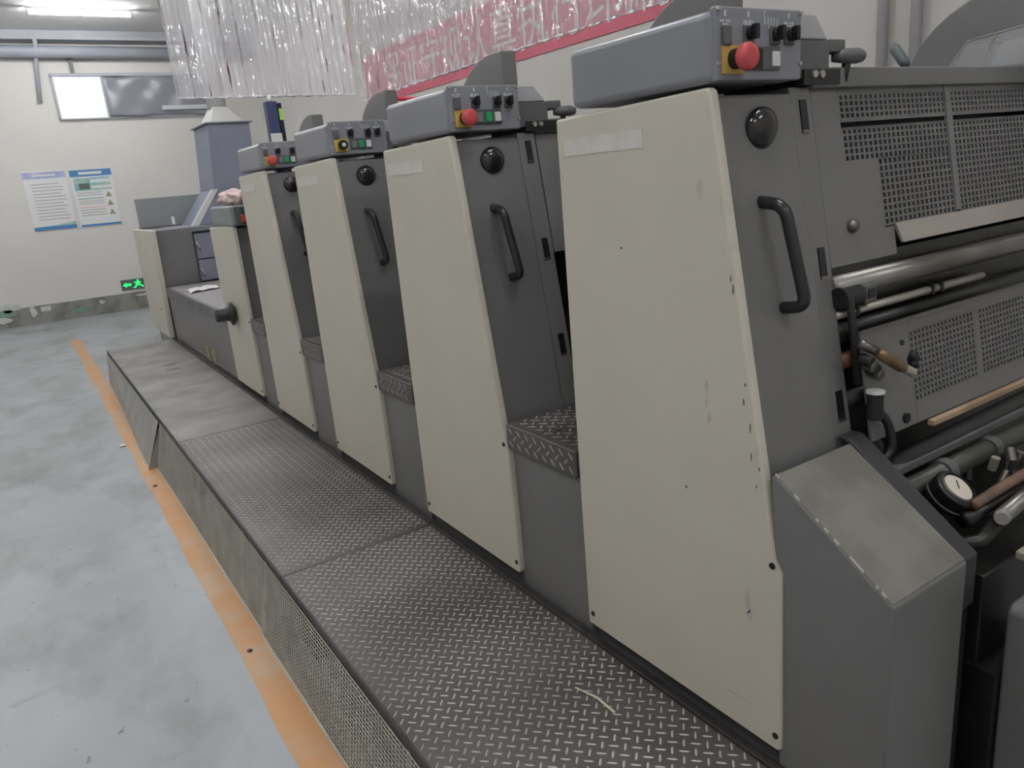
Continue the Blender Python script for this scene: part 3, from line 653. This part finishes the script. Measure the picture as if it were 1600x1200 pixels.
pC = platform(4.425, 5.80, 'smooth worn grey walkway section next to the diamond plates', False)
pD = platform(5.80, 8.02, 'smooth grey walkway section reaching the feeder, with two cut slots', False)
# solid sheet skirt at the far end, pulled away from the deck
O = (.83, 5.80, 0)
mesh_skirt(.494, .466, .2, 2.70, 'wire mesh skirt panel with pale bottom edge, under the walkway by the delivery')
mesh_skirt(.474, .458, 2.705, 5.02, 'wire mesh skirt panel between the sheet metal skirt and the delivery-end skirt')
fs_ = mesh_skirt(.411, .49, 5.06, 8.0, 'plain sheet metal skirt panel pulled away at one end below the smooth deck', solid=True)
MB().hexa([(.413, 5.060, .002), (.50, 5.064, .002), (.50, 5.068, .002), (.413, 5.064, .002), (.516, 5.060, .25), (.53, 5.064, .25), (.53, 5.068, .25), (.516, 5.064, .25)]).build('folded_end', foil_m, fs_, (.411, 5.06, 0))
for y in (6.5, 6.73): MB().box(.82, .92, y, y + .012, .3195, .3215).build('deck_slot', black, pD, O)

# ------------------------------------------------------------------ delivery end
O = (1.135, .64, 0); dl = thing('delivery_unit', O, 'dark delivery end of the press with sloped grey cover, guards and gauge', 'printing press')
def ob(mb, name, mt, par=None, **k): return mb.build(name, mt, par or dl, O, **k)
ob(MB().prism_x([(.640, .0), (.640, .818), (.893, .994), (.900, .985), (.876, .40), (.876, 0)], 1.137, 1.380), 'sloped_cover', grey, bevel=.010, seg=3)
ob(MB().hexa([(1.140, .645, .8195), (1.377, .645, .8195), (1.377, .891, .990), (1.140, .891, .990), (1.140, .643, .8235), (1.377, .643, .8235), (1.377, .889, .9945), (1.140, .889, .9945)]), 'worn_lit_top', worn_lit_grey, bevel=.002)
wc = MB(); rw = random.Random(5)
for i in range(13):
    k = rw.random() ** 1.3; y = .889 - (.889 - .643) * k; z = .994 - (.994 - .822) * k; w_ = rw.uniform(.0015, .006)
    wc.hexa([(1.1385, y - w_, z - w_ * .7 - .002), (1.1425, y - w_, z - w_ * .7 - .002), (1.1425, y + w_, z + w_ * .7 - .002), (1.1385, y + w_, z + w_ * .7 - .002), (1.1392, y - w_, z - w_ * .7 + .0015), (1.1415, y - w_, z - w_ * .7 + .0015), (1.1415, y + w_, z + w_ * .7 + .0015), (1.1392, y + w_, z + w_ * .7 + .0015)])
ob(wc, 'edge_chips', mat('bare_edge', srgb(186, 182, 174), rough=.5), kind='stuff')
# side frame plate
ob(MB().prism_x([(.655, 0), (.655, .815), (.885, .985), (.905, 1.0), (.915, .995), (.84, .5), (.84, 0)], 1.384, 1.432), 'side_frame', blackm, bevel=.006)
ob(MB().prism_x([(.650, .70), (.650, .812), (.880, .985), (.900, 1.000), (.925, 1.000), (.90, .970), (.665, .79), (.665, .70)], 1.386, 1.440), 'frame_flange', mat('flange_dark', srgb(58, 58, 61), srgb(50, 50, 53), rough=.45, scale=8), bevel=.004)
ob(MB().box(1.44, 2.46, 1.0, 1.03, .2, 1.36), 'back_wall', oily)
ob(MB().box(1.44, 2.46, .70, 1.0, 0, .62), 'lower_body', oily)
# cross bars and rollers between the guards
ob(MB().tube([(1.44, .985, 1.305), (2.45, .985, 1.305)], .026, 18), 'cross_roller', steel, smooth=True)
ob(MB().tube([(1.44, .975, 1.247), (2.05, .975, 1.247)], .010, 12), 'thin_rod', steelw, smooth=True)
for x in (1.50, 1.80, 1.84): ob(MB().box(x, x + .012, .962, .985, 1.235, 1.262), 'rod_clip', black, bevel=.003)
ob(MB().tube([(1.435, .965, 1.285), (1.50, .965, 1.285)], .024, 16), 'bearing_block', blackm, bevel=.002)
ob(MB().box(1.50, 1.545, .945, .975, 1.265, 1.305), 'clamp', greyd, bevel=.004)
ob(MB().box(1.51, 1.535, .943, .95, 1.275, 1.295), 'clamp_window', black)
ob(MB().tube(bez([(1.447, .960, 1.285), (1.447, .948, 1.29), (1.450, .935, 1.20), (1.452, .925, 1.10)], 5, .008), .009, 12), 'vertical_lever', blackm, smooth=True)
ob(MB().tube([(2.45, 1.0, 1.2), (1.44, 1.0, 1.2)], .03, 18), 'cross_roller', oily, smooth=True)
# lower perforated guard
def ly(z): return .925 - (1.215 - z) * .16
lw = MB()
def ls(x0, x1, z0, z1): lw.hexa([(x0, ly(z0), z0), (x1, ly(z0), z0), (x1, ly(z0) + .008, z0), (x0, ly(z0) + .008, z0), (x0, ly(z1), z1), (x1, ly(z1), z1), (x1, ly(z1) + .008, z1), (x0, ly(z1) + .008, z1)])
ls(1.455, 1.63, .975, 1.213); ls(1.63, 2.42, 1.185, 1.213); ls(1.63, 2.42, .975, 1.025); ls(1.905, 1.93, 1.02, 1.19)
ob(lw, 'lower_guard', grey, bevel=.0015)
for a in ((1.63, 1.905, 1.025, 1.185), (1.93, 2.42, 1.025, 1.185)):
    ob(grid(*a, .0165, .0135, ly, bw=.0075, bh=.0050), 'perforated_guard', grey, kind='stuff')
ob(MB().tube([(1.445, .965, 1.145), (2.44, .965, 1.145)], .018, 14), 'ink_roller', inkred, smooth=True)
ob(MB().tube([(1.445, .955, 1.06), (2.44, .955, 1.06)], .02, 14), 'ink_roller', blackm, smooth=True)
ob(MB().box(1.445, 2.42, .915, .923, 1.213, 1.218), 'guard_lip', steel)
ob(MB().box(1.675, 2.42, ly(.97) - .012, ly(.97) + .004, .958, .972), 'wooden_strip', mat('pale_wood_strip', srgb(190, 164, 138), srgb(160, 132, 108), rough=.6, scale=20, stretch=(.2, 1, 1)), bevel=.002)
for p, r in (((1.585, ly(1.0) - .006, .998), .012), ((1.60, ly(1.17) - .004, 1.165), .006)):
    ob(MB().tube([Vector(p), Vector(p) + Vector((0, .01, 0))], r, 14), 'guard_screw', blackm)
# latch handle, wing nut, capped bolt
ob(MB().tube([(1.420, .905, 1.200), (1.455, .885, 1.178)], .010, 12), 'latch_stem', steel, smooth=True)
ob(MB().tube([(1.45, .888, 1.180), (1.47, .878, 1.166), (1.505, .86, 1.138), (1.512, .857, 1.134)], [.009, .013, .012, .008], 14), 'latch_grip', brass, smooth=True)
ob(MB().tube([(1.512, .857, 1.134), (1.53, .848, 1.122)], .010, 12), 'latch_nut', steelw)
for dz, dx in ((.02, .0), (.006, .014), (-.014, .010)): ob(MB().tube([(1.555, .87, 1.14), (1.555 + dx, .862, 1.14 + dz)], [.008, .009], 10), 'wing_nut', blackm, smooth=True)
for i in range(4): ob(MB().tube([(1.43 + i * .012, .905, 1.165 - i * .012), (1.43 + i * .012, .88, 1.160 - i * .012)], .013, 12), 'fitting', steel if i % 2 else blackm, bevel=.002)
ob(MB().tube([(1.455, .885, 1.03), (1.455, .885, 1.088)], .017, 16), 'capped_bolt', blackm, bevel=.002)
ob(MB().tube([(1.455, .885, 1.088), (1.455, .885, 1.093)], .019, 18), 'white_cap', whitep, smooth=False)
ob(MB().tube(bez([(1.45, .90, 1.06), (1.48, .87, 1.03), (1.49, .86, .95), (1.445, .87, .93)], 6, .03), .010, 10), 'hose', black, smooth=True)
ob(MB().tube(bez([(1.47, .90, .97), (1.46, .87, .90), (1.52, .86, .92), (2.42, .87, .93)], 6, .03), .022, 12), 'hose', black, smooth=True)
# tie bar and tube below the guard
ob(MB().box(1.44, 2.44, .835, .865, .905, .925), 'tie_bar', greyd, bevel=.003)
ob(MB().tube([(1.44, .825, .872), (2.44, .825, .872)], .024, 16), 'tie_tube', mat('olive_tube', srgb(66, 66, 58), rough=.4), smooth=True)
for x in (1.62, 1.82): ob(MB().tube([(x, .825, .872), (x + .028, .825, .872)], .031, 18), 'tube_clamp', greyd, bevel=.002)
# gauge
gc = Vector((1.520, .735, .898)); ax = Vector((.05, -.6, .8)).normalized()
gg = ob(MB().tube([gc - ax * .045, gc - ax * .004, gc], [.043, .046, .041], 32), 'gauge', black, smooth=False, bevel=.002)
ob(MB().tube([gc - ax * .032, gc - ax * .028], .0472, 32, cap=False), 'gauge_ring', steelw, gg)
ob(MB().tube([gc - ax * .002, gc + ax * .001], .031, 32), 'gauge_face', mat('gauge_face', srgb(222, 214, 200), rough=.5), gg)
ob(MB().tube([gc, gc + ax * .004], [.036, .034], 32, cap=False), 'gauge_bezel', steel, gg)
rt = ax.orthogonal().normalized()
nd = MB(); nd.tube([gc + ax * .002 - rt * .004, gc + ax * .002 + rt * .018], .0009, 6); ob(nd, 'gauge_needle', darkhole, gg)
ob(MB().tube([gc - ax * .045, gc - ax * .10], .020, 14), 'gauge_stem', blackm, gg)
# pipes, knob and plates around the gauge
ob(MB().tube([(1.515, .70, .872), (1.62, .70, .876), (2.1, .70, .885)], .011, 12), 'rusty_pipe', brown, smooth=True)
ob(MB().tube([(1.50, .71, .84), (1.72, .70, .845)], .018, 12), 'valve_arm', oily, smooth=True)
ob(MB().tube([(1.535, .655, .850), (1.550, .66, .849), (1.556, .662, .849)], [.014, .016, .014], 22), 'valve_knob', mat('knob_grey', srgb(150, 146, 144), rough=.5), smooth=False, bevel=.002)
ob(MB().tube([(1.553, .661, .849), (1.95, .70, .85)], [.017, .016], 14), 'valve_body', steel, smooth=True)
ob(MB().tube([(1.47, .70, .80), (1.51, .68, .80), (1.55, .67, .835)], .016, 12), 'valve_elbow', oily, smooth=True)
for i in range(7):
    x = 1.62 + random.uniform(0, .30); y = .75 + random.uniform(-.02, .06); z = .845 + random.uniform(-.02, .05)
    ob(MB().tube([(x, y, z), (x + random.uniform(-.03, .03), y + random.uniform(-.02, .02), z + random.uniform(.025, .05))], random.uniform(.006, .011), 10), 'fitting', random.choice([steel, steelw, blackm, brass]), bevel=.0015)
ob(MB().box(1.56, 2.42, .60, .635, .760, .778), 'pale_bar', mat('pale_bar', srgb(170, 165, 152), rough=.5), bevel=.003)
ob(MB().box(1.45, 2.44, .64, .72, .55, .76), 'support_beam', oily, bevel=.004)
ob(MB().tube([(1.57, .585, .735), (1.62, .585, .737)], .006, 10), 'bright_pin', steelw)
ob(MB().prism_y([(1.462, 0), (1.462, .695), (1.474, .712), (1.62, .712), (1.62, 0)], .535, .60), 'access_door', grey, bevel=.008)
ob(MB().box(1.44, 2.44, .60, .70, 0, .56), 'lower_body', oily)

# ------------------------------------------------------------------ hanging clear plastic sheets
SZ = 3.05
def sheet_mesh(p0, p1, z0, z1, amp, waves, nu=150, nv=26, seed=0, side=(0, 1, 0)):
    rnd = random.Random(seed); ph = [rnd.uniform(0, 6.28) for _ in range(6)]
    p0, p1, sd = Vector(p0), Vector(p1), Vector(side); vs = []
    for j in range(nv + 1):
        v = j / nv
        for i in range(nu + 1):
            u = i / nu
            a = amp * (.55 + .45 * math.sin(3 * u + ph[0])) * (.75 + .25 * v)
            d = a * math.sin(6.283 * waves * u + .5 * math.sin(5 * u + ph[1]) + .25 * math.sin(4 * v + ph[2]))
            d += .35 * amp * math.sin(6.283 * waves * 2.3 * u + 3 * v + ph[3]) + .3 * amp * math.sin(9 * v + 7 * u + ph[4])
            p = p0.lerp(p1, u) + sd * d
            zz = z0 + (z1 - z0) * v + (.004 * math.sin(6.283 * waves * u) if j == 0 else 0)
            vs.append((p.x, p.y, zz))
    fs = [(j * (nu + 1) + i, j * (nu + 1) + i + 1, (j + 1) * (nu + 1) + i + 1, (j + 1) * (nu + 1) + i) for j in range(nv) for i in range(nu)]
    return MB().add(vs, fs)
def hung_sheet(p0, p1, zb_, label, waves, seed, side, amp=.012):
    O = (p0[0], p0[1], zb_); t = thing('plastic_sheet', O, label, 'plastic sheet', 'clear sheets hung above the press')
    o = sheet_mesh((p0[0], p0[1], 0), (p1[0], p1[1], 0), zb_, SZ, amp, waves, seed=seed, side=side).build('film', sheet_m, t, O, smooth=True)
    hb = sheet_mesh((p0[0], p0[1], 0), (p1[0], p1[1], 0), zb_ - .002, zb_ + .006, amp, waves, nv=1, seed=seed, side=side).build('hem', mat('hem_plastic', srgb(232, 230, 236), rough=.3), t, O, smooth=True)
    sd = hb.modifiers.new('s', 'SOLIDIFY'); sd.thickness = .002
    MB().tube([(p0[0], p0[1], SZ), (p1[0], p1[1], SZ)], .016, 12).build('hanging_rail', steelw, t, O, smooth=True)
    for k in (.05, .5, .95):
        x = p0[0] + (p1[0] - p0[0]) * k; y = p0[1] + (p1[1] - p0[1]) * k
        MB().tube([(x, y, SZ), (x, y, CZ)], .004, 6).build('hanging_wire', steel, t, O)
    return t
hung_sheet((.99, 5.0), (2.115, 5.0), 2.19, 'clear plastic sheet hung across the press above the infeed', 11, 3, (0, 1, 0))
hung_sheet((2.14, 4.97), (2.14, 1.95), 2.145, 'clear plastic sheet hung lengthwise in front of the red banner', 26, 5, (1, 0, 0))

# ------------------------------------------------------------------ loose things
# crumpled rag on the switch box
bm = bmesh.new(); bmesh.ops.create_icosphere(bm, subdivisions=4, radius=1)
from mathutils import noise as mn
for v in bm.verts:
    d = v.co.normalized(); k = 1 + .28 * mn.noise(d * 2.3) + .20 * mn.noise(d * 5.1) - .10 * abs(mn.noise(d * 9))
    z = d.z * k * .055 + .045
    v.co = Vector((d.x * k * .085, d.y * k * .20, max(0, z)))
me = bpy.data.meshes.new('cloth_rag'); bm.to_mesh(me); bm.free(); me.materials.append(cloth)
for p in me.polygons: p.use_smooth = True
o = bpy.data.objects.new('cloth_rag', me); COL.objects.link(o); o.location = (1.235, 5.06, 1.557); tag(o, 'crumpled pale pink rag on the small switch box', 'rag')
# crumpled paper on the feed table
mb = MB(); nx, ny = 14, 10; vs = []
for j in range(ny + 1):
    for i in range(nx + 1):
        a, b = i / nx, j / ny
        vs.append((1.20 + .27 * a + .03 * b, 7.06 + .30 * b + .20 * a - .1 * a * a, .834 + .012 * abs(math.sin(7 * a + 3 * b)) + .008 * abs(math.sin(11 * b - 5 * a))))
mb.add(vs, [(j * (nx + 1) + i, j * (nx + 1) + i + 1, (j + 1) * (nx + 1) + i + 1, (j + 1) * (nx + 1) + i) for j in range(ny) for i in range(nx)])
o = mb.build('paper_scrap', paper, smooth=True); o.modifiers.new('s', 'SOLIDIFY').thickness = .002; tag(o, 'crumpled white paper lying on the feed table', 'paper')
# tall carton standing behind the control box
O = (1.32, 4.32, 1.70); t = thing('tall_carton', O, 'tall narrow dark blue carton standing behind the red button infeed-side unit', 'carton')
MB().box(1.338, 1.398, 4.44, 4.50, 1.71, 2.10).build('carton_body', navy, t, O, bevel=.003)
t.location = (1.32, 4.32, 1.70)
MB().box(1.336, 1.399, 4.437, 4.44, 1.85, 1.93).build('white_panel', whitep, t, O)
MB().box(1.400, 1.422, 4.44, 4.49, 1.71, 2.09).build('side_strip', black, t, O)
MB().box(1.402, 1.424, 4.436, 4.441, 2.00, 2.06).build('green_label', limegreen, t, O)
MB().tube([(1.368, 4.47, 2.10), (1.368, 4.47, 2.135)], [.02, .006], 12).build('nozzle', whitep, t, O, smooth=True)
# straw on the deck
o = MB().tube([(.955, 1.355, .3235), (.972, 1.29, .325), (.972, 1.222, .3235)], [.002, .003, .0035], 8).build('plastic_strip', mat('strip_pale', srgb(196, 194, 170), rough=.5)); tag(o, 'thin pale plastic strip lying on diamond plate', 'strip')
# small debris on the floor
for x, y, s_, lb in ((.405, 2.62, .010, 'dark crumb of dirt on orange line by the mesh skirt'), (.40, 4.72, .013, 'dark scrap on orange line by the skirt gap'), (.345, 5.75, .025, 'pale scrap of paper beside orange line')):
    bm = bmesh.new(); bmesh.ops.create_icosphere(bm, subdivisions=1, radius=s_)
    for v in bm.verts: v.co = Vector((v.co.x * random.uniform(.7, 1.4), v.co.y * random.uniform(.7, 1.3), max(-.002, v.co.z * .4) + .003))
    me = bpy.data.meshes.new('debris'); bm.to_mesh(me); bm.free(); me.materials.append(paper if 'pale' in lb else darkhole)
    o = bpy.data.objects.new('floor_debris', me); COL.objects.link(o); o.location = (x, y, .0015); tag(o, lb, 'debris')
